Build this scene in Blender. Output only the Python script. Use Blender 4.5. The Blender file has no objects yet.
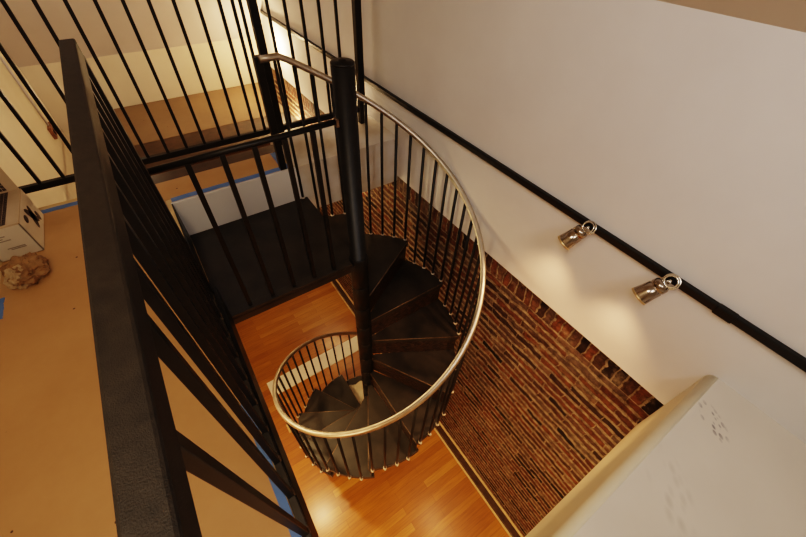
import bpy, bmesh, math, random
from mathutils import Vector, Matrix, noise

random.seed(7)
C = bpy.context.scene.collection
ZC = 4.906                    # camera height above the lower floor; heights below are given from the camera
def V(x, y, z): return Vector((x, y, z + ZC))
FL = -1.36                    # upper floor
LO = -4.906                   # lower floor
WR = 1.51                     # right wall
LAND = -1.616                 # landing of the spiral stair
PX, PY = .70, 1.436           # pole of the spiral stair

# ------------------------------------------------------------------ materials
def new_mat(name):
    m = bpy.data.materials.new(name); m.use_nodes = True
    nt = m.node_tree; b = nt.nodes['Principled BSDF']
    return m, nt, b
def N(nt, t, **kw):
    n = nt.nodes.new(t)
    for k, v in kw.items(): setattr(n, k, v)
    return n
def lk(nt, a, b): nt.links.new(a, b)
def setin(n, **kw):
    for k, v in kw.items(): n.inputs[k.replace('_', ' ')].default_value = v
def ramp(nt, stops):
    r = N(nt, 'ShaderNodeValToRGB')
    e = r.color_ramp.elements
    while len(e) < len(stops): e.new(.5)
    for el, (p, c) in zip(e, stops):
        el.position = p; el.color = (*c, 1)
    return r
def bump(nt, b, h, strength=.3, dist=.01):
    bp = N(nt, 'ShaderNodeBump'); setin(bp, Strength=strength, Distance=dist)
    lk(nt, h, bp.inputs['Height']); lk(nt, bp.outputs[0], b.inputs['Normal'])
def noisy(name, c1, c2, scale=8, rough=.6, metal=0, bstr=.1, bscale=60, bdist=.003, spec=.5, coat=0, detail=4):
    m, nt, b = new_mat(name)
    tc = N(nt, 'ShaderNodeTexCoord')
    n = N(nt, 'ShaderNodeTexNoise'); setin(n, Scale=scale, Detail=detail, Roughness=.6)
    lk(nt, tc.outputs['Object'], n.inputs['Vector'])
    r = ramp(nt, [(.3, c1), (.7, c2)])
    lk(nt, n.outputs['Fac'], r.inputs[0]); lk(nt, r.outputs[0], b.inputs['Base Color'])
    setin(b, Roughness=rough, Metallic=metal)
    b.inputs['Specular IOR Level'].default_value = spec
    b.inputs['Coat Weight'].default_value = coat
    if bstr:
        n2 = N(nt, 'ShaderNodeTexNoise'); setin(n2, Scale=bscale, Detail=3)
        lk(nt, tc.outputs['Object'], n2.inputs['Vector'])
        bump(nt, b, n2.outputs['Fac'], bstr, bdist)
    return m

M = {}
M['plaster'] = noisy('white_plaster', (.71, .69, .675), (.76, .745, .73), 2.5, .75, bstr=.06, bscale=25)
M['stained'] = noisy('stained_plaster', (.58, .48, .36), (.76, .74, .71), 3.2, .75, bstr=.06, bscale=25, detail=3)
M['cream'] = noisy('cream_plaster', (.74, .66, .50), (.80, .72, .56), 2.5, .75, bstr=.06, bscale=25)
M['ceiling'] = noisy('ceiling_paint', (.56, .49, .40), (.60, .53, .44), 2, .85, bstr=.04, bscale=20)
M['ceilgrey'] = noisy('ceiling_paint_daylit', (.60, .56, .54), (.65, .61, .59), 2, .85, bstr=.04, bscale=20)  # greyer copy of the ceiling paint, cool daylight put into the colour
M['black'] = noisy('black_steel', (.007, .006, .005), (.012, .010, .009), 30, .42, bstr=.08, bscale=300, bdist=.001, spec=.32)
M['tread'] = noisy('black_tread_steel', (.016, .013, .010), (.042, .033, .025), 6, .42, bstr=.12, bscale=90, bdist=.002, spec=.5)
M['railtop'] = noisy('black_powder_coat', (.013, .010, .008), (.026, .020, .015), 60, .55, bstr=.5, bscale=700, bdist=.0012, spec=.30)
M['riser'] = noisy('riser_reflection_streaks', (.005, .004, .003), (.060, .029, .013), 34, .35, bstr=.5, bscale=45, bdist=.01, detail=6)  # brown streaks put speckled reflections into the black riser colour
M['edge'] = noisy('worn_edge', (.10, .065, .04), (.22, .15, .09), 30, .4, .5, 0)
M['steel'] = noisy('brushed_steel', (.46, .41, .34), (.60, .54, .46), 14, .40, 1.0, .05, 120, .001)
M['chrome'] = noisy('chrome', (.62, .58, .52), (.80, .76, .70), 10, .14, 1.0, .0)
M['lampmetal'] = noisy('chrome_painted_reflection', (.30, .24, .19), (.46, .38, .30), 12, .20, 1.0, 0)  # brown tint paints the dark room's reflection into the chrome
M['rimgold'] = noisy('warm_rim', (.60, .42, .20), (.74, .55, .30), 12, .30, .8, 0)
M['bracket'] = noisy('bare_metal', (.55, .47, .38), (.72, .64, .52), 50, .45, .25, .1, 150, .001)
M['tape'] = noisy('blue_tape', (.10, .20, .46), (.14, .26, .54), 15, .7, bstr=.1)
M['board'] = noisy('white_board', (.86, .82, .72), (.90, .86, .76), 6, .6, bstr=.04)
M['brownmetal'] = noisy('brown_metal', (.16, .07, .04), (.30, .13, .06), 30, .5, bstr=.05)
M['darkhole'] = noisy('dark_hole', (.01, .01, .01), (.02, .016, .014), 30, .7, bstr=0)
M['darkwood'] = noisy('dark_wood', (.035, .016, .008), (.075, .034, .015), 14, .42, bstr=.1)
M['lightwood'] = noisy('light_wood', (.60, .42, .20), (.70, .52, .28), 14, .5, bstr=.05)
M['carton'] = noisy('carton_board', (.52, .40, .27), (.60, .47, .33), 8, .75, bstr=.08)
M['cartonwhite'] = noisy('carton_white', (.66, .58, .46), (.72, .64, .52), 8, .6, bstr=.05)
M['print'] = noisy('carton_print', (.05, .035, .03), (.09, .06, .05), 30, .6, bstr=0)
M['printgrey'] = noisy('carton_print_grey', (.30, .25, .20), (.36, .30, .24), 30, .6, bstr=0)
M['crumple'] = noisy('crumpled_paper', (.22, .11, .045), (.42, .25, .11), 9, .75, bstr=.2, bscale=30, bdist=.01)
M['creampaper'] = noisy('packing_paper', (.40, .27, .14), (.60, .46, .28), 9, .75, bstr=.1)
M['whitepaper'] = noisy('cream_paper', (.70, .58, .40), (.80, .70, .52), 7, .75, bstr=.1)

def emis(name, col, s):
    m, nt, b = new_mat(name)
    b.inputs['Base Color'].default_value = (*col, 1)
    b.inputs['Emission Color'].default_value = (*col, 1); b.inputs['Emission Strength'].default_value = s
    return m
M['lamp'] = emis('lamp_glow', (1, .66, .30), 45)

def kraft(name, c1, c2):
    m, nt, b = new_mat(name)
    tc = N(nt, 'ShaderNodeTexCoord')
    n = N(nt, 'ShaderNodeTexNoise'); setin(n, Scale=3.0, Detail=6, Roughness=.65)
    lk(nt, tc.outputs['Object'], n.inputs['Vector'])
    r = ramp(nt, [(.3, c1), (.7, c2)]); lk(nt, n.outputs['Fac'], r.inputs[0])
    v = N(nt, 'ShaderNodeTexVoronoi'); setin(v, Scale=9.5, Randomness=1.0)
    lk(nt, tc.outputs['Object'], v.inputs['Vector'])
    n3 = N(nt, 'ShaderNodeTexNoise'); setin(n3, Scale=60, Detail=2)
    lk(nt, tc.outputs['Object'], n3.inputs['Vector'])
    add = N(nt, 'ShaderNodeMath', operation='MULTIPLY_ADD'); add.inputs[1].default_value = .05
    lk(nt, n3.outputs['Fac'], add.inputs[0]); lk(nt, v.outputs['Distance'], add.inputs[2])
    sp = ramp(nt, [(.066, (1, 1, 1)), (.078, (0, 0, 0))]); lk(nt, add.outputs[0], sp.inputs[0])
    mx = N(nt, 'ShaderNodeMixRGB'); lk(nt, sp.outputs[0], mx.inputs[0]); lk(nt, r.outputs[0], mx.inputs[1])
    mx.inputs[2].default_value = (.10, .045, .02, 1)
    lk(nt, mx.outputs[0], b.inputs['Base Color']); setin(b, Roughness=.62)
    n2 = N(nt, 'ShaderNodeTexNoise'); setin(n2, Scale=5, Detail=3); lk(nt, tc.outputs['Object'], n2.inputs['Vector'])
    bump(nt, b, n2.outputs['Fac'], .25, .02)
    return m
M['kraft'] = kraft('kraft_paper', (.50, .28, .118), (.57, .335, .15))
M['kraftdark'] = kraft('kraft_paper_shade', (.23, .15, .085), (.27, .18, .10))  # darker copy of the kraft paper, shade put into the colour

def wood_floor():
    m, nt, b = new_mat('cherry_floor')
    tc = N(nt, 'ShaderNodeTexCoord')
    br = N(nt, 'ShaderNodeTexBrick', offset=.37, offset_frequency=2, squash=1.0)
    setin(br, Scale=1.0, Color1=(0, 0, 0, 1), Color2=(1, 1, 1, 1), Mortar=(.3, .3, .3, 1), Mortar_Size=.001, Mortar_Smooth=.2, Bias=0, Brick_Width=.95, Row_Height=.085)
    lk(nt, tc.outputs['Object'], br.inputs['Vector'])
    rp = ramp(nt, [(0, (.36, .140, .022)), (.35, (.42, .175, .028)), (.7, (.47, .205, .034)), (1, (.56, .285, .06))])
    lk(nt, br.outputs['Color'], rp.inputs[0])
    mp = N(nt, 'ShaderNodeMapping'); mp.inputs['Scale'].default_value = (3, 45, 1)
    lk(nt, tc.outputs['Object'], mp.inputs['Vector'])
    n = N(nt, 'ShaderNodeTexNoise'); setin(n, Scale=1.2, Detail=5, Roughness=.6); lk(nt, mp.outputs[0], n.inputs['Vector'])
    g = ramp(nt, [(.25, (.66, .60, .54)), (.75, (1.1, 1.07, 1.02))]); lk(nt, n.outputs['Fac'], g.inputs[0])
    mu = N(nt, 'ShaderNodeMixRGB', blend_type='MULTIPLY'); mu.inputs[0].default_value = 1
    lk(nt, rp.outputs[0], mu.inputs[1]); lk(nt, g.outputs[0], mu.inputs[2])
    mm = N(nt, 'ShaderNodeMixRGB'); lk(nt, br.outputs['Fac'], mm.inputs[0]); lk(nt, mu.outputs[0], mm.inputs[1])
    mm.inputs[2].default_value = (.16, .05, .012, 1)
    lk(nt, mm.outputs[0], b.inputs['Base Color']); setin(b, Roughness=.30)
    b.inputs['Coat Weight'].default_value = .35; b.inputs['Coat Roughness'].default_value = .20
    bump(nt, b, n.outputs['Fac'], .04, .002)
    return m
M['woodfloor'] = wood_floor()

def brick(name, axis, top):
    """old reclaimed brick; axis = horizontal axis of the wall, the top course stands on end"""
    m, nt, b = new_mat(name)
    tc = N(nt, 'ShaderNodeTexCoord'); sx = N(nt, 'ShaderNodeSeparateXYZ'); lk(nt, tc.outputs['Object'], sx.inputs[0])
    cb = N(nt, 'ShaderNodeCombineXYZ'); lk(nt, sx.outputs[axis], cb.inputs[0]); lk(nt, sx.outputs['Z'], cb.inputs[1])
    dn = N(nt, 'ShaderNodeTexNoise'); setin(dn, Scale=7, Detail=4, Roughness=.6); lk(nt, tc.outputs['Object'], dn.inputs['Vector'])
    ms = N(nt, 'ShaderNodeVectorMath', operation='MULTIPLY_ADD'); ms.inputs[1].default_value = (.08, .055, 0)
    lk(nt, dn.outputs['Color'], ms.inputs[0]); lk(nt, cb.outputs[0], ms.inputs[2])
    def tex(w, h, off, mort):
        t = N(nt, 'ShaderNodeTexBrick', offset=off, offset_frequency=2, squash=.62, squash_frequency=5)
        setin(t, Scale=1.0, Color1=(0, 0, 0, 1), Color2=(1, 1, 1, 1), Mortar=(.5, .5, .5, 1), Mortar_Size=mort, Mortar_Smooth=.45, Bias=0, Brick_Width=w, Row_Height=h)
        lk(nt, ms.outputs[0], t.inputs['Vector']); return t
    t1 = tex(.24, .070, .43, .004)
    shift = N(nt, 'ShaderNodeVectorMath', operation='ADD'); shift.inputs[1].default_value = (0, -(top - .165) , 0)
    lk(nt, ms.outputs[0], shift.inputs[0])
    t2 = tex(.098, .60, 0, .007)
    lk(nt, shift.outputs[0], t2.inputs['Vector'])
    gt = N(nt, 'ShaderNodeMath', operation='GREATER_THAN'); gt.inputs[1].default_value = top - .15
    lk(nt, sx.outputs['Z'], gt.inputs[0])
    col = N(nt, 'ShaderNodeMixRGB'); fac = N(nt, 'ShaderNodeMixRGB')
    # thick uneven bed joints
    sy = N(nt, 'ShaderNodeSeparateXYZ'); lk(nt, ms.outputs[0], sy.inputs[0])
    dv = N(nt, 'ShaderNodeMath', operation='DIVIDE'); dv.inputs[1].default_value = .070; lk(nt, sy.outputs['Y'], dv.inputs[0])
    pp = N(nt, 'ShaderNodeMath', operation='PINGPONG'); pp.inputs[1].default_value = .5; lk(nt, dv.outputs[0], pp.inputs[0])
    jn = N(nt, 'ShaderNodeTexNoise'); setin(jn, Scale=4.5, Detail=4); lk(nt, tc.outputs['Object'], jn.inputs['Vector'])
    th = N(nt, 'ShaderNodeMath', operation='MULTIPLY_ADD'); th.inputs[1].default_value = -.32; lk(nt, jn.outputs['Fac'], th.inputs[0]); lk(nt, pp.outputs[0], th.inputs[2])
    jr = ramp(nt, [(0, (1, 1, 1)), (.06, (0, 0, 0))])
    lk(nt, th.outputs[0], jr.inputs[0])
    f1 = N(nt, 'ShaderNodeMath', operation='MAXIMUM'); lk(nt, jr.outputs[0], f1.inputs[0]); lk(nt, t1.outputs['Fac'], f1.inputs[1])
    for mxn, o in ((col, 'Color'), (fac, 'Fac')):
        lk(nt, gt.outputs[0], mxn.inputs[0]); lk(nt, t1.outputs[o] if o == 'Color' else f1.outputs[0], mxn.inputs[1]); lk(nt, t2.outputs[o], mxn.inputs[2])
    pal = ramp(nt, [(0, (.014, .011, .010)), (.10, (.05, .026, .02)), (.22, (.085, .044, .030)), (.42, (.16, .060, .034)), (.58, (.22, .080, .040)), (.74, (.13, .075, .055)), (.88, (.20, .135, .10)), (1, (.26, .13, .07))])
    lk(nt, col.outputs[0], pal.inputs[0])
    n1 = N(nt, 'ShaderNodeTexNoise'); setin(n1, Scale=28, Detail=6, Roughness=.7); lk(nt, tc.outputs['Object'], n1.inputs['Vector'])
    vr = ramp(nt, [(.30, (.30, .28, .26)), (.70, (1.35, 1.3, 1.25))]); lk(nt, n1.outputs['Fac'], vr.inputs[0])
    mu = N(nt, 'ShaderNodeMixRGB', blend_type='MULTIPLY'); mu.inputs[0].default_value = 1
    lk(nt, pal.outputs[0], mu.inputs[1]); lk(nt, vr.outputs[0], mu.inputs[2])
    mo = ramp(nt, [(.3, (.09, .06, .038)), (.7, (.56, .42, .26))]); lk(nt, n1.outputs['Fac'], mo.inputs[0])
    # smears of mortar over the faces
    n2 = N(nt, 'ShaderNodeTexNoise'); setin(n2, Scale=9, Detail=5, Roughness=.65); lk(nt, tc.outputs['Object'], n2.inputs['Vector'])
    sm = ramp(nt, [(.55, (0, 0, 0)), (.75, (.6, .6, .6))]); lk(nt, n2.outputs['Fac'], sm.inputs[0])
    mxf = N(nt, 'ShaderNodeMath', operation='MAXIMUM'); lk(nt, fac.outputs[0], mxf.inputs[0]); lk(nt, sm.outputs[0], mxf.inputs[1])
    fin = N(nt, 'ShaderNodeMixRGB'); lk(nt, mxf.outputs[0], fin.inputs[0]); lk(nt, mu.outputs[0], fin.inputs[1]); lk(nt, mo.outputs[0], fin.inputs[2])
    lk(nt, fin.outputs[0], b.inputs['Base Color']); setin(b, Roughness=.8)
    b.inputs['Specular IOR Level'].default_value = .25
    inv = N(nt, 'ShaderNodeMath', operation='MULTIPLY_ADD'); inv.inputs[1].default_value = -1.0
    lk(nt, fac.outputs[0], inv.inputs[0]); lk(nt, n1.outputs['Fac'], inv.inputs[2])
    bump(nt, b, inv.outputs[0], 1.0, .03)
    return m
BTOP = -1.705 + ZC
M['brick'] = brick('old_brick', 'Y', BTOP)
M['brickx'] = brick('old_brick_end', 'X', BTOP)

def ledge_mat():
    """white drywall with two scuffed patches and a grey print"""
    m, nt, b = new_mat('scuffed_drywall')
    tc = N(nt, 'ShaderNodeTexCoord')
    n = N(nt, 'ShaderNodeTexNoise'); setin(n, Scale=3, Detail=4); lk(nt, tc.outputs['Object'], n.inputs['Vector'])
    base = ramp(nt, [(.3, (.66, .60, .52)), (.7, (.72, .66, .58))]); lk(nt, n.outputs['Fac'], base.inputs[0])
    def patch(cx, cy, rx, ry, rot, tex_scale, thr, soft):
        mp = N(nt, 'ShaderNodeMapping', vector_type='TEXTURE')
        mp.inputs['Location'].default_value = (cx, cy, FL + ZC); mp.inputs['Rotation'].default_value = (0, 0, rot); mp.inputs['Scale'].default_value = (rx, ry, 1)
        lk(nt, tc.outputs['Object'], mp.inputs['Vector'])
        g = N(nt, 'ShaderNodeTexGradient', gradient_type='SPHERICAL'); lk(nt, mp.outputs[0], g.inputs[0])
        gr = ramp(nt, [(.05, (0, 0, 0)), (.5, (1, 1, 1))]); lk(nt, g.outputs[0], gr.inputs[0])
        v = N(nt, 'ShaderNodeTexVoronoi'); setin(v, Scale=tex_scale); lk(nt, mp.outputs[0], v.inputs['Vector'])
        vr = ramp(nt, [(thr, (1, 1, 1)), (thr + soft, (0, 0, 0))]); lk(nt, v.outputs['Distance'], vr.inputs[0])
        mu = N(nt, 'ShaderNodeMath', operation='MULTIPLY'); lk(nt, gr.outputs[0], mu.inputs[0]); lk(nt, vr.outputs[0], mu.inputs[1])
        return mu
    p1 = patch(1.305, -.262, .095, .045, math.radians(53), 3.0, .30, .14)
    p2 = patch(.95, -.285, .17, .075, math.radians(48), 2.6, .12, .4)
    cur = base.outputs[0]
    for p, k, c in ((p1, .75, (.12, .10, .11, 1)), (p2, .45, (.36, .31, .25, 1))):
        mk = N(nt, 'ShaderNodeMath', operation='MULTIPLY'); mk.inputs[1].default_value = k; lk(nt, p.outputs[0], mk.inputs[0])
        mx = N(nt, 'ShaderNodeMixRGB'); lk(nt, mk.outputs[0], mx.inputs[0]); lk(nt, cur, mx.inputs[1]); mx.inputs[2].default_value = c
        cur = mx.outputs[0]
    lk(nt, cur, b.inputs['Base Color']); setin(b, Roughness=.7)
    return m
M['ledge'] = ledge_mat()

# ------------------------------------------------------------------ mesh helpers
def box_bm(bm, x0, x1, y0, y1, z0, z1, bevel=0, seg=2):
    vs = [bm.verts.new(V(x, y, z)) for x in (x0, x1) for y in (y0, y1) for z in (z0, z1)]
    fs = [(0, 1, 3, 2), (4, 6, 7, 5), (0, 4, 5, 1), (2, 3, 7, 6), (0, 2, 6, 4), (1, 5, 7, 3)]
    faces = [bm.faces.new([vs[i] for i in f]) for f in fs]
    if bevel:
        es = list({e for f in faces for e in f.edges})
        bmesh.ops.bevel(bm, geom=es, offset=bevel, segments=seg, profile=.5, affect='EDGES')
def tube_bm(bm, pts, r, n=10, caps=True, up=None):
    """round bar along points already in world space; r may be a list"""
    rings = []
    L = len(pts); prev = None
    for i, p in enumerate(pts):
        t = (pts[min(i + 1, L - 1)] - pts[max(i - 1, 0)]).normalized()
        a = Vector((0, 0, 1)) if abs(t.z) < .95 else Vector((1, 0, 0))
        if prev is not None: u = (prev - t * prev.dot(t)).normalized()
        else: u = (a - t * a.dot(t)).normalized()
        prev = u; w = t.cross(u)
        rr = r[i] if isinstance(r, (list, tuple)) else r
        rings.append([bm.verts.new(p + (u * math.cos(k * 2 * math.pi / n) + w * math.sin(k * 2 * math.pi / n)) * rr) for k in range(n)])
    for a, b in zip(rings, rings[1:]):
        for k in range(n):
            f = bm.faces.new((a[k], a[(k + 1) % n], b[(k + 1) % n], b[k])); f.smooth = True
    if caps:
        bm.faces.new(list(reversed(rings[0]))); bm.faces.new(rings[-1])
def lathe_bm(bm, base, axis, prof, n=20):
    """prof = [(distance along axis, radius)]"""
    axis = axis.normalized()
    a = Vector((0, 0, 1)) if abs(axis.z) < .9 else Vector((1, 0, 0))
    u = (a - axis * a.dot(axis)).normalized(); w = axis.cross(u)
    rings = [[bm.verts.new(base + axis * h + (u * math.cos(k * 2 * math.pi / n) + w * math.sin(k * 2 * math.pi / n)) * r) for k in range(n)] for h, r in prof]
    for p, q in zip(rings, rings[1:]):
        for k in range(n):
            f = bm.faces.new((p[k], p[(k + 1) % n], q[(k + 1) % n], q[k])); f.smooth = True
    bm.faces.new(list(reversed(rings[0]))); bm.faces.new(rings[-1])
def prism_bm(bm, poly, z0, z1):
    lo = [bm.verts.new(V(x, y, z0)) for x, y in poly]; hi = [bm.verts.new(V(x, y, z1)) for x, y in poly]
    n = len(poly)
    bm.faces.new(list(reversed(lo))); bm.faces.new(hi)
    for i in range(n): bm.faces.new((lo[i], lo[(i + 1) % n], hi[(i + 1) % n], hi[i]))
def link(name, bm, mat, parent=None, origin=None):
    bmesh.ops.recalc_face_normals(bm, faces=bm.faces)
    me = bpy.data.meshes.new(name); bm.to_mesh(me); bm.free()
    me.materials.append(M[mat] if isinstance(mat, str) else mat)
    o = bpy.data.objects.new(name, me); C.objects.link(o)
    if parent is not None:
        o.parent = parent
        o.matrix_parent_inverse = Matrix.Translation(-parent.location)
    return o
def box(name, mat, d, parent=None, bevel=0):
    bm = bmesh.new(); box_bm(bm, *d, bevel=bevel); return link(name, bm, mat, parent)
def tube(name, mat, pts, r, parent=None, n=10):
    bm = bmesh.new(); tube_bm(bm, pts, r, n); return link(name, bm, mat, parent)
def tag(o, label, cat, group=None):
    o['label'] = label; o['category'] = cat
    if group: o['group'] = group
    return o
def thing(name, label, cat, loc, group=None):
    o = bpy.data.objects.new(name, None); o.location = loc; o.empty_display_size = .1
    C.objects.link(o); return tag(o, label, cat, group)
def struct(o): o['kind'] = 'structure'; return o

# ------------------------------------------------------------------ the setting
XL, YF, YN, XLL, YLN = -.93, 5.3, -2.2, -3.2, -3.2
SB = -1.705                                   # underside of the upper floor
def slab(name, mat, *d): return struct(box(name, mat, d))
slab('floor', 'woodfloor', XLL, WR + .25, YLN, YF, LO - .12, LO)
# upper floor: left part, bridge behind the landing, near part
slab('floor_upper', 'lightwood', XLL, -.128, YN, 2.23, SB, FL - .003)
slab('floor_bridge', 'lightwood', XL, .64, 2.23, 2.57, SB, FL - .003)
slab('trim_7', 'darkwood', -.50, .64, 2.485, 2.60, SB, FL)
slab('floor_near', 'ledge', -.128, WR, YN, -.19, SB, FL)
# white fascias round the opening
slab('trim_6', 'black', -.128, -.120, 1.425, 2.215, -1.605, FL - .002)
slab('trim_1', 'plaster', -.128, .66, 2.215, 2.23, SB, FL - .002)
bm = bmesh.new()                              # near fascia with a softly rounded top edge
prof = [(-.19, FL)] + [(-.19 + .035 * math.sin(a), FL - .035 + .035 * math.cos(a)) for a in [i * math.pi / 12 for i in range(0, 7)]] + [(-.155, -1.97), (-.19, -1.97)]
a_ = [bm.verts.new(V(-.10, y, z)) for y, z in prof[1:]]; b_ = [bm.verts.new(V(WR, y, z)) for y, z in prof[1:]]
k_ = len(a_)
for i in range(k_):
    f = bm.faces.new((a_[i], a_[(i + 1) % k_], b_[(i + 1) % k_], b_[i])); f.smooth = i < 6
bm.faces.new(list(reversed(a_))); bm.faces.new(b_)
struct(link('trim_2', bm, 'cream'))
# the unfinished cream piece of floor between landing and right wall
slab('floor_right', 'stained', .66, WR, 2.215, 2.74, -1.75, FL)
# walls
slab('wall_right', 'plaster', WR, WR + .12, YN, YF, BTOP - ZC, -.234)
slab('wall_right_lower', 'brick', WR + .015, WR + .25, YLN, YF, LO, BTOP - ZC)
slab('wall_left', 'cream', XL - .10, XL, YN, YF, SB, 1.0)
slab('wall_left_stairwell', 'cream', XL - .10, XL, 2.57, YF, LO, SB)
slab('wall_far', 'cream', XL - .1, WR + .25, YF, YF + .12, LO, -1.36)
slab('wall_near', 'plaster', XL - .1, WR + .12, YN - .12, YN, SB, 1.0)
slab('wall_near_lower', 'cream', XLL, WR + .25, YLN - .12, YLN, LO, SB)
slab('wall_left_lower', 'cream', XLL - .12, XLL, YLN, YF, LO, SB)
slab('wall_far_lower', 'cream', XLL, XL - .1, YF, YF + .12, LO, SB)
slab('ceiling_lower', 'ceiling', XLL, XL - .1, 2.23, YF, SB - .0, SB + .12)
slab('ceiling_lower_near', 'ceiling', XLL, WR + .25, YLN, YN, SB - .0, SB + .12)
def quad(name, mat, pts, th):
    bm = bmesh.new(); a = [Vector(p) for p in pts]
    nrm = (a[1] - a[0]).cross(a[2] - a[0]).normalized() * th
    lo = [bm.verts.new(V(*p)) for p in a]; hi = [bm.verts.new(V(*(p + nrm))) for p in a]
    bm.faces.new(lo); bm.faces.new(list(reversed(hi)))
    for i in range(4): bm.faces.new((lo[i], lo[(i + 1) % 4], hi[(i + 1) % 4], hi[i]))
    return struct(link(name, bm, mat))
CT = 1.0
quad('ceiling_slope_right', 'ceiling', [(WR, YN, -.234), (WR, YF, -.234), (WR - 1.234, YF, CT), (WR - 1.234, YN, CT)], .08)
quad('ceiling_slope_far', 'ceilgrey', [(XL, YF, -1.36), (WR, YF, -1.36), (WR, YF - 1.65, CT), (XL, YF - 1.65, CT)], -.08)
slab('ceiling', 'ceiling', XL - .1, WR, YN, YF, CT, CT + .1)
# dark wooden base ledge with light edges along the foot of the brick wall
slab('baseboard_right', 'darkwood', WR - .065, WR + .015, YLN, YF, LO, LO + .075)
slab('trim_3', 'lightwood', WR - .083, WR - .065, YLN, YF, LO, LO + .018)
slab('trim_4', 'lightwood', WR - .004, WR + .016, YLN, YF, LO + .075, LO + .093)
# steel edge channel of the left floor
bm = bmesh.new(); prism_bm(bm, [(-.128, -.19), (-.106, -.19), (-.104, .25), (-.080, 1.425), (-.128, 1.425)], -1.605, FL - .008); struct(link('trim_5', bm, 'black'))
# lower-level landing beyond the far railing
slab('floor_stairwell', 'darkwood', -.56, 1.32, 3.72, YF, -2.05, -1.886)

# ------------------------------------------------------------------ floor papers and tapes
o = box('floor_paper', 'kraft', (XL + .01, -.150, YN + .05, 2.27, FL - .003, FL)); tag(o, 'brown kraft paper sheet covering the floor left of the near railing', 'floor paper')
o = box('floor_paper', 'kraft', (XL + .01, .60, 2.27, 2.485, FL - .003, FL)); tag(o, 'strip of brown kraft paper on the floor behind the black landing', 'floor paper')
o = box('floor_paper', 'kraftdark', (-.55, 1.31, 4.27, YF - .005, -1.886, -1.883)); tag(o, 'brown kraft paper, its colour darkened for shade, on the stairwell platform beyond the far railing', 'floor paper')
def tape(d, label):
    x0, x1, y0, y1 = d
    bm = bmesh.new(); n = 14; long_x = (x1 - x0) > (y1 - y0)
    rows = []
    for i in range(n + 1):
        t = i / n; j = random.uniform(-.0025, .0025)
        if long_x: p = [(x0 + (x1 - x0) * t, y0 + j), (x0 + (x1 - x0) * t, y1 + j)]
        else: p = [(x0 + j, y0 + (y1 - y0) * t), (x1 + j, y0 + (y1 - y0) * t)]
        rows.append([bm.verts.new(V(a, b, FL + .0012)) for a, b in p])
    for a, b in zip(rows, rows[1:]): bm.faces.new((a[0], a[1], b[1], b[0]))
    ex = bmesh.ops.extrude_face_region(bm, geom=bm.faces[:])
    bmesh.ops.translate(bm, vec=(0, 0, -.0012), verts=[v for v in ex['geom'] if isinstance(v, bmesh.types.BMVert)])
    return tag(link('painter_tape', bm, 'tape'), label, 'tape')
tape((-.156, -.13, -1.9, 1.43), 'blue painter tape strip along the paper edge at the foot of the near railing')
tape((-.12, .64, 2.232, 2.275), 'blue painter tape strip above the white fascia behind the landing')
tape((.575, .625, 2.275, 2.48), 'short blue painter tape strip at the right end of the paper by the railing post')
tape((XL + .01, -.505, 2.49, 2.53), 'blue painter tape strip along the paper edge under the far railing')
tape((XL + .003, XL + .03, 1.72, 1.86), 'blue painter tape strip along the left wall beside the crumpled paper')

# ------------------------------------------------------------------ near guard railing (left)
def sqbar(name, mat, x, y, s, z0, z1, parent, bevel=.002):
    return box(name, mat, (x - s / 2, x + s / 2, y - s / 2, y + s / 2, z0, z1), parent, bevel)
t = thing('guard_railing', 'thick black steel railing in the near left foreground with a flat speckled top rail', 'railing', V(-.115, .5, FL))
box('top_rail', 'railtop', (-.137, -.099, -1.2, 1.425, -.361, -.315), t, .004)
sqbar('end_post', 'black', -.116, 1.402, .036, FL - .008, -.355, t)
box('bottom_rail', 'tread', (-.128, -.104, -1.2, 1.384, FL - .008, FL + .012), t, .002)
yb = .275 + .118 * 9
ys = [.275 + .118 * i for i in range(0, 10)]
for y in ys:
    b = sqbar('baluster', 'black', -.116, y, .019, FL + .010, -.358, t)
    if y < .3:                                # the first bar leans a little
        for v in b.data.vertices:
            if v.co.z > ZC - .8: v.co.y -= .055
    if y > 0: box('foot_plate', 'edge', (-.1062, -.1015, y - .010, y + .010, FL + .012, FL + .020), b)

# ------------------------------------------------------------------ far guard railing by the stairwell
t = thing('guard_railing', 'tall thin black bar railing at the back guarding the stairwell', 'railing', V(.2, 2.58, FL))
FY = 2.58
box('bottom_rail', 'black', (XL, 1.37, FY - .016, FY + .016, -1.262, -1.226), t, .002)
box('top_rail', 'black', (XL, 1.50, FY - .02, FY + .02, -.33, -.29), t, .003)
for x, z in ((.715, FL - .012), (1.395, FL)): sqbar('post', 'black', x, FY, .048, z, -.325, t)
xs = [-.80, -.69, -.578, -.466, -.357, -.250, -.138, -.024, .089, .200, .313, .426, .538, .608, .650, .80, .905, 1.01, 1.125, 1.242]
for x in xs: sqbar('baluster', 'black', x, FY, .0175, -1.23, -.325, t, .001)

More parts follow.
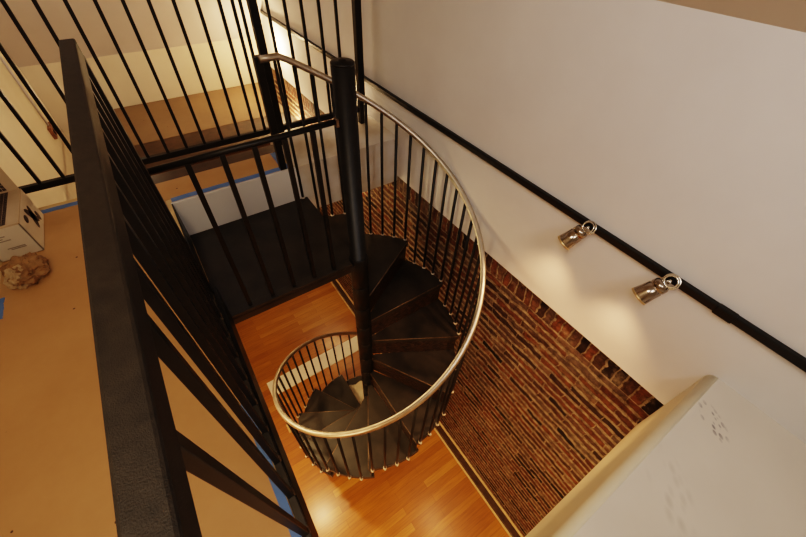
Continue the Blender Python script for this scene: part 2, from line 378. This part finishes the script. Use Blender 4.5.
# ------------------------------------------------------------------ spiral staircase
S = thing('spiral_staircase', 'black steel spiral staircase with a curved steel handrail winding down to the wood floor', 'staircase', V(PX, PY, LO))
RISE, PIT = .235, .449
def pol(th, r): return PX + r * math.sin(th), PY + r * math.cos(th)
bm = bmesh.new(); lathe_bm(bm, V(PX, PY, LO), Vector((0, 0, 1)), [(0, .11), (.012, .11), (.0125, .049), (-.500 - LO, .049)], 28)
pole = link('pole', bm, 'black', S)
bm = bmesh.new(); lathe_bm(bm, V(PX, PY, -.500), Vector((0, 0, 1)), [(0, .0495), (.007, .0495), (.010, .046), (.0115, .016), (.016, .014), (.018, .006)], 28)
link('pole_cap', bm, 'black', pole)
for k in range(1, 14):
    z = LAND - RISE * k
    a0, a1 = math.radians(30 * (k - 1) - 3), math.radians(30 * k)
    n = 8; poly = [pol(a0, .05)]
    poly = [pol(a0 + (a1 - a0) * i / 3, .052) for i in range(4)][::-1] + [pol(a0 + (a1 - a0) * i / n, .775) for i in range(n + 1)]
    bm = bmesh.new(); prism_bm(bm, poly, z - .007, z)
    # turned-down front and back flanges and the rolled outer rim
    for a, s in ((a1, -1), (a0, 1)):
        d = Vector((math.sin(a), math.cos(a), 0)); nn = Vector((math.cos(a), -math.sin(a), 0)) * s * .008
        p = [Vector((PX, PY, 0)) + d * .056, Vector((PX, PY, 0)) + d * .772]
        q = [(p[0].x, p[0].y), (p[1].x, p[1].y), (p[1].x + nn.x, p[1].y + nn.y), (p[0].x + nn.x, p[0].y + nn.y)]
        prism_bm(bm, q, z - .052, z - .006)
    rim = [pol(a0 + (a1 - a0) * i / n, .775) for i in range(n + 1)] + [pol(a0 + (a1 - a0) * i / n, .767) for i in range(n, -1, -1)]
    prism_bm(bm, rim, z - .052, z - .006)
    tr = link('tread', bm, 'tread', S)
    bm = bmesh.new(); zl = max(z - RISE + .001, LO + .013)
    lathe_bm(bm, V(PX, PY, zl), Vector((0, 0, 1)), [(0, .055), (.003, .058), (z - zl - .006, .058), (z - zl - .001, .054)], 24)
    link('hub_sleeve', bm, 'black', tr)
    d = Vector((math.sin(a1), math.cos(a1), 0)); nn = Vector((math.cos(a1), -math.sin(a1), 0))
    o3 = Vector((PX, PY, 0))
    bm = bmesh.new(); p = [o3 + d * .058 - nn * .012, o3 + d * .765 - nn * .012]; q = [p[1] - nn * .006, p[0] - nn * .006]
    prism_bm(bm, [(w.x, w.y) for w in p + q], max(z - RISE, LO) + .001, z - .008); link('riser', bm, 'riser', tr)
    p = [o3 + d * .06 + nn * .002, o3 + d * .772 + nn * .002]
    bm = bmesh.new(); tube_bm(bm, [V(w.x, w.y, z - .003) for w in p], .0042, 8); link('nosing', bm, 'edge', tr)
# landing platform
bm = bmesh.new()
box_bm(bm, -.119, .70, 1.40, 2.213, LAND - .008, LAND)
box_bm(bm, -.103, .70, 1.40, 1.412, LAND - .045, LAND - .006)
box_bm(bm, -.119, .70, 2.201, 2.213, LAND - .06, LAND - .006)
box_bm(bm, .690, .70, 1.412, 2.201, LAND - .06, LAND - .006)
box_bm(bm, -.119, -.109, 1.412, 2.201, LAND - .06, LAND - .006)
lp = link('landing_platform', bm, 'tread', S)
bm = bmesh.new(); lathe_bm(bm, V(PX, PY, LAND - RISE + .001), Vector((0, 0, 1)), [(0, .055), (.003, .058), (RISE + .03, .058), (RISE + .035, .052)], 24)
link('hub_sleeve', bm, 'black', lp)
# handrail
def railz(th): return -.679 - PIT * max(th, 0)
pts = []
th = -8.5
while th <= 398:
    a = math.radians(th); x, y = pol(a, .792); pts.append(V(x, y, railz(a))); th += 4
tube('handrail', 'steel', pts, .0185, S, 14)
sqbar('newel_post', 'black', .583, 2.247, .042, FL, -.668, S)
for k in range(0, 14):
    for j in range(4):
        if k == 0:
            if j: continue
            thd = -2.25; z0 = LAND
        else:
            thd = 30 * (k - 1) + 5.25 + 7.5 * j; z0 = LAND - RISE * k
        a = math.radians(thd)
        if k == 13 and j > 3: continue
        x, y = pol(a, .780)
        zb = z0 - .055
        xt, yt = pol(a, .789)
        b = tube('baluster', 'black', [V(x, y, zb), V(x, y, z0 + .1), V(xt, yt, railz(a) - .014)], .0102, S, 8)
        bm = bmesh.new()
        lathe_bm(bm, V(x, y, z0 - .016), Vector((0, 0, 1)), [(0, .008), (.003, .0155), (.020, .0155), (.026, .011)], 8)
        xi, yi = pol(a, .776); 
        tube_bm(bm, [V(xi, yi, z0 - .006), V(*pol(a, .798), z0 - .006)], .0075, 8)
        link('baluster_bracket', bm, 'bracket', b)
# guard along the near edge of the landing, welded to landing and pole
G = tube('guard_rail', 'black', [V(-.097, 1.43, -.731), V(.652, 1.43, -.720)], .0125, S, 12)
box('bottom_rail', 'tread', (-.097, .640, 1.402, 1.450, LAND, LAND + .022), G, .002)
for i in range(5): sqbar('guard_baluster', 'black', .028 + .1255 * i, 1.43, .021, LAND + .022, -.735, G, .0015)
box('clamp_plate', 'edge', (.638, .652, 1.414, 1.446, -.742, -.706), G, .003)

# ------------------------------------------------------------------ light track on the right wall
T = thing('light_track', 'long black light track running along the right wall', 'light track', V(WR - .015, 1.5, -1.09))
box('track_bar', 'black', (WR - .027, WR, -1.9, 5.1, -1.088, -1.054), T, .005)
box('joint_sleeve', 'black', (WR - .031, WR - .002, -.07, .0, -1.092, -1.050), T, .006)
def spot(y, label, power, ax=Vector((-.44, .30, -.70))):
    base = V(WR - .043, y, -1.068)
    f = thing('track_spotlight', label, 'spotlight', base, 'spotlights on the wall track')
    ax = ax.normalized()
    bm = bmesh.new(); lathe_bm(bm, V(WR - .025, y, -1.072), Vector((-1, 0, -.2)), [(0, .008), (.008, .010), (.018, .010), (.022, .006)], 14)
    link('track_clip', bm, 'chrome', f)
    c = base + Vector((-.004, -.006, .006)); n = 26
    u = Vector((0, 1, 0)); w = ax.cross(u).normalized(); u = w.cross(ax).normalized()
    for r_, k_ in ((.030, 1), (.024, -1)):
        bm = bmesh.new(); cc = c + w * .007 * k_
        tube_bm(bm, [cc + (u * math.cos(i * 2 * math.pi / n) - ax * math.sin(i * 2 * math.pi / n)) * r_ for i in range(n + 1)], .0036, 8, caps=False)
        link('mount_ring', bm, 'chrome', f)
    b0 = base + ax * .018
    bm = bmesh.new()
    lathe_bm(bm, b0, ax, [(0, .016), (.003, .029), (.010, .034), (.030, .0355), (.032, .033), (.036, .033), (.038, .036), (.070, .0375), (.104, .041), (.108, .041), (.108, .037), (.080, .031), (.055, .024)], 28)
    link('lamp_housing', bm, 'lampmetal', f)
    bm = bmesh.new(); lathe_bm(bm, b0, ax, [(.100, .037), (.103, .0425), (.110, .0425), (.111, .038)], 28); link('lens_rim', bm, 'rimgold', f)
    bm = bmesh.new(); lathe_bm(bm, b0, ax, [(.098, .034), (.103, .028)], 22); link('bulb_face', bm, 'lamp', f)
    L = bpy.data.lights.new('spot_lamp', 'SPOT'); L.energy = power; L.color = (1, .53, .23); L.spot_size = math.radians(100); L.spot_blend = 1.0; L.shadow_soft_size = .04
    lo = bpy.data.objects.new('spot_lamp', L); C.objects.link(lo); lo.location = b0 + ax * .128
    lo.rotation_euler = Vector((-.22, .05, -.97)).to_track_quat('-Z', 'Y').to_euler()
    return f
spot(.565, 'chrome cylinder spotlight hanging from the wall track, the one nearer the staircase', 30)
spot(.17, 'chrome cylinder spotlight hanging from the wall track, the one nearer the scuffed white ledge', 30)

# ------------------------------------------------------------------ cardboard box, crumpled paper, junction box
B = thing('cardboard_box', 'open cardboard box with dark printed pictures standing against the left wall', 'box', V(-.83, 2.31, FL))
x0, x1, y0, y1, z0, z1 = -.918, -.748, 2.135, 2.475, FL, FL + .178
bm = bmesh.new(); th_ = .004
box_bm(bm, x0, x1, y0, y1, z0, z0 + th_)
for d in ((x0, x1, y0, y0 + th_), (x0, x1, y1 - th_, y1), (x0, x0 + th_, y0, y1), (x1 - th_, x1, y0, y1)): box_bm(bm, *d, z0, z1)
link('carton', bm, 'carton', B)
fl = box('flap', 'carton', (x0, x1 - .004, y1 - .008, y1 - .004, z1 - .01, z1 + .20), B)
bm = bmesh.new()
for i in range(7):
    for j in range(11):
        xa = x0 + .006 + .0165 * i; za = z1 + .012 + .0165 * j
        box_bm(bm, xa, xa + .0145, y1 - .0092, y1 - .008, za, za + .0145)
link('printed_panel', bm, 'print', fl)
f2 = box('lid', 'carton', (x0, x1, y0, y1 - .009, z1, z1 + .004), B)
bm = bmesh.new()
for i in range(7):
    for j in range(17):
        xa = x0 + .006 + .0165 * i; ya = y0 + .012 + .0185 * j
        box_bm(bm, xa, xa + .0145, ya, ya + .016, z1 + .004, z1 + .005)
link('printed_panel', bm, 'print', f2)
bm = bmesh.new(); box_bm(bm, x1, x1 + .0015, y0 + .004, y1 - .004, z0 + .004, z1 - .004); pn = link('side_panel', bm, 'cartonwhite', B)
def disc(bm, c, ry, rz, n=14, rot=0):
    vs = []
    for i in range(n):
        a = 2 * math.pi * i / n; p, q = ry * math.cos(a), rz * math.sin(a)
        vs.append(bm.verts.new(V(x1 + .0022, c[0] + p * math.cos(rot) - q * math.sin(rot), c[1] + p * math.sin(rot) + q * math.cos(rot))))
    f = bm.faces.new(vs); e = bmesh.ops.extrude_face_region(bm, geom=[f])
    bmesh.ops.translate(bm, vec=(-.001, 0, 0), verts=[v for v in e['geom'] if isinstance(v, bmesh.types.BMVert)])
bm = bmesh.new()
disc(bm, (2.235, z0 + .135), .028, .018); disc(bm, (2.33, z0 + .095), .024, .070, rot=.6); disc(bm, (2.33, z0 + .085), .026, .062, rot=-.7); disc(bm, (2.395, z0 + .05), .02, .028)
link('printed_picture', bm, 'print', pn)
bm = bmesh.new(); box_bm(bm, x0 + .003, x1 - .003, y0 - .0015, y0, z0 + .004, z1 - .004); pf = link('front_panel', bm, 'cartonwhite', B)
for i, (xa, w_, za) in enumerate([(-.90, .07, .13), (-.90, .055, .118), (-.90, .08, .106), (-.86, .07, .06), (-.85, .06, .052)]): box('printed_line', 'printgrey', (xa, xa + w_, y0 - .0025, y0 - .0015, z0 + za, z0 + za + .005), pf)

def crumple(name, c, r, seed, mat, flat=.6):
    bm = bmesh.new(); bmesh.ops.create_icosphere(bm, subdivisions=4, radius=1)
    off = Vector((seed * 3.1, seed * 1.7, seed))
    zmin = 9
    for v in bm.verts:
        p = v.co.normalized()
        d = 1 + .28 * noise.noise(p * 1.6 + off) + .34 * abs(noise.noise(p * 3.1 + off)) - .34 * abs(noise.noise(p * 5.2 + off)) - .12 * abs(noise.noise(p * 11 + off))
        v.co = Vector((p.x * d * r[0], p.y * d * r[1], p.z * d * r[2])); v.co.z = max(v.co.z, -r[2] * flat)
    zmin = min(v.co.z for v in bm.verts)
    for v in bm.verts: v.co += V(*c) - Vector((0, 0, zmin))
    return link(name, bm, mat)
CP = thing('crumpled_paper', 'crumpled brown and cream packing paper on the floor in front of the cardboard box', 'paper', V(-.79, 1.98, FL))
a = crumple('brown_wad', (-.80, 1.965, FL), (.078, .105, .055), 2, 'crumple'); b = crumple('cream_wad', (-.825, 1.915, FL), (.05, .05, .060), 5, 'creampaper')
for o in (a, b):
    o.parent = CP; o.matrix_parent_inverse = Matrix.Translation(-CP.location)

J = thing('junction_box', 'small brown metal electrical box on the left wall behind the far railing', 'electrical box', V(XL, 4.84, -1.82))
box('box_body', 'brownmetal', (XL, XL + .03, 4.75, 4.93, -1.87, -1.76), J, .006)
bm = bmesh.new(); lathe_bm(bm, V(XL + .029, 4.80, -1.815), Vector((1, 0, 0)), [(0, .03), (.004, .03), (.005, .024)], 16); lathe_bm(bm, V(XL + .029, 4.885, -1.815), Vector((1, 0, 0)), [(0, .026), (.004, .026), (.005, .02)], 16); link('knockout', bm, 'darkhole', J)
tube('conduit', 'ceilgrey', [V(XL + .012, 4.84, -1.765), V(XL + .012, 4.84, -1.00)], .010, J, 10)

# ------------------------------------------------------------------ things on the lower floor
o = box('floor_board', 'board', (-.175, 1.30, 2.655, 2.895, LO, LO + .018), None, .003); tag(o, 'long cream white board lying flat on the wood floor behind the foot of the staircase', 'board')
o = box('wood_offcut', 'lightwood', (-.165, -.120, 2.08, 2.20, LO, LO + .022), None, .003); tag(o, 'small pale wood offcut on the floor left of the staircase foot', 'wood offcut')
bm = bmesh.new(); rows = []; zt = LAND - RISE * 13
for i in range(13):
    row = []
    for j in range(9):
        a = math.radians(361 + 27 * j / 8); r = .16 + .52 * i / 12 + .015 * math.sin(j * 1.7)
        x, y = pol(a, r)
        row.append(bm.verts.new(V(x, y, zt + .004 + .035 * abs(noise.noise(Vector((x * 11, y * 11, 1.3)))))))
    rows.append(row)
for i in range(12):
    for j in range(8): bm.faces.new((rows[i][j], rows[i + 1][j], rows[i + 1][j + 1], rows[i][j + 1]))
e = bmesh.ops.extrude_face_region(bm, geom=bm.faces[:]); bmesh.ops.translate(bm, vec=(0, 0, -.003), verts=[v for v in e['geom'] if isinstance(v, bmesh.types.BMVert)])
tag(link('paper_sheet', bm, 'whitepaper'), 'creased cream paper sheet lying on the lowest tread of the spiral staircase', 'paper')

# ------------------------------------------------------------------ light
def area(loc, tgt, size, power, col, size_y=None):
    L = bpy.data.lights.new('area_fill', 'AREA'); L.energy = power; L.color = col; L.size = size
    if size_y: L.shape = 'RECTANGLE'; L.size_y = size_y
    o = bpy.data.objects.new('area_fill', L); C.objects.link(o); o.location = V(*loc)
    o.rotation_euler = (V(*tgt) - V(*loc)).to_track_quat('-Z', 'Y').to_euler()
    return o
def pt(loc, power, col, r=.06):
    L = bpy.data.lights.new('unseen_point', 'POINT'); L.energy = power; L.color = col; L.shadow_soft_size = r
    o = bpy.data.objects.new('unseen_point', L); C.objects.link(o); o.location = V(*loc); return o
WARM = (1, .66, .34)
def soft_spot(loc, tgt, power, deg, col, r):
    L = bpy.data.lights.new('soft_spot', 'SPOT'); L.energy = power; L.color = col; L.spot_size = math.radians(deg); L.spot_blend = 1.0; L.shadow_soft_size = r
    o = bpy.data.objects.new('soft_spot', L); C.objects.link(o); o.location = V(*loc)
    o.rotation_euler = (V(*tgt) - V(*loc)).to_track_quat('-Z', 'Y').to_euler(); return o
soft_spot((-.35, -.15, .75), (1.5, .72, -1.05), 33, 76, (.84, .89, 1.0), .25)  # cool unseen spot for the daylight on the right wall
area((-.55, .1, .9), (-.62, .55, -1.4), .5, 13, (1, .76, .50))  # added warm fill over the kraft floor
area((.3, -1.3, .85), (.9, 1.0, -1.0), .8, 6.5, (1, .80, .60))  # added warm fill from behind the camera
area((-.2, 2.9, .95), (-.2, 4.8, -.6), .5, 8, (.86, .90, 1.0))  # added cool fill for the far slope of the ceiling
pt((-.3, 3.5, -1.05), 2.2, (1, .74, .45))  # added fill for the stairwell wall and platform
pt((1.40, 4.70, -1.32), 26, WARM, .04)  # glow on the far right wall, source unseen
pt((1.36, 4.5, -2.15), 30, WARM, .05)  # added to light the far brick golden
pt((1.42, 3.05, -2.0), 9, WARM, .05)  # unseen, low behind the floor bridge, for golden brick
pt((1.43, 2.9, -1.24), 2.4, WARM, .03)  # unseen source just above the right floor piece
area((.2, 2.40, -1.95), (1.0, -.15, -1.75), .3, 8, (1, .70, .36))  # added under the bridge to brighten the near fascia
area((.5, -.9, .5), (.5, 2.2, -1.5), .5, 8, (.90, .93, 1.0))  # added cool fill to whiten the far fascia
# lower room: unseen warm lights under its ceiling
soft_spot((-.33, 1.70, -1.74), (.1, .9, -4.9), 110, 80, (1, .66, .32), .05)  # warm recessed spot, unseen, under the left floor
area((-2.0, .5, -1.75), (-1.6, .5, -5), .5, 60, WARM)
area((-2.0, 3.6, -1.75), (0, 3.2, -5), .5, 105, WARM)
area((.6, -1.3, -1.75), (.6, -1.0, -5), .5, 46, WARM)
w = bpy.data.worlds.new('World'); bpy.context.scene.world = w; w.use_nodes = True
w.node_tree.nodes['Background'].inputs[0].default_value = (.9, .8, .7, 1); w.node_tree.nodes['Background'].inputs[1].default_value = .03

# ------------------------------------------------------------------ camera
MR = [[0.827527, -0.560444, 0.033178], [0.390529, 0.617081, 0.683153], [-0.403343, -0.552371, 0.729521]]
cam = bpy.data.cameras.new('Camera'); co = bpy.data.objects.new('Camera', cam); C.objects.link(co)
cam.sensor_fit = 'HORIZONTAL'; cam.sensor_width = 36; cam.lens = 360.357 / 806 * 36; cam.clip_start = .01
rot = Matrix(MR).transposed().to_4x4()
co.matrix_world = Matrix.Translation(V(0, 0, 0)) @ rot
bpy.context.scene.camera = co
vs = bpy.context.scene.view_settings
vs.view_transform = 'Filmic'; vs.look = 'High Contrast'; vs.exposure = 0.02
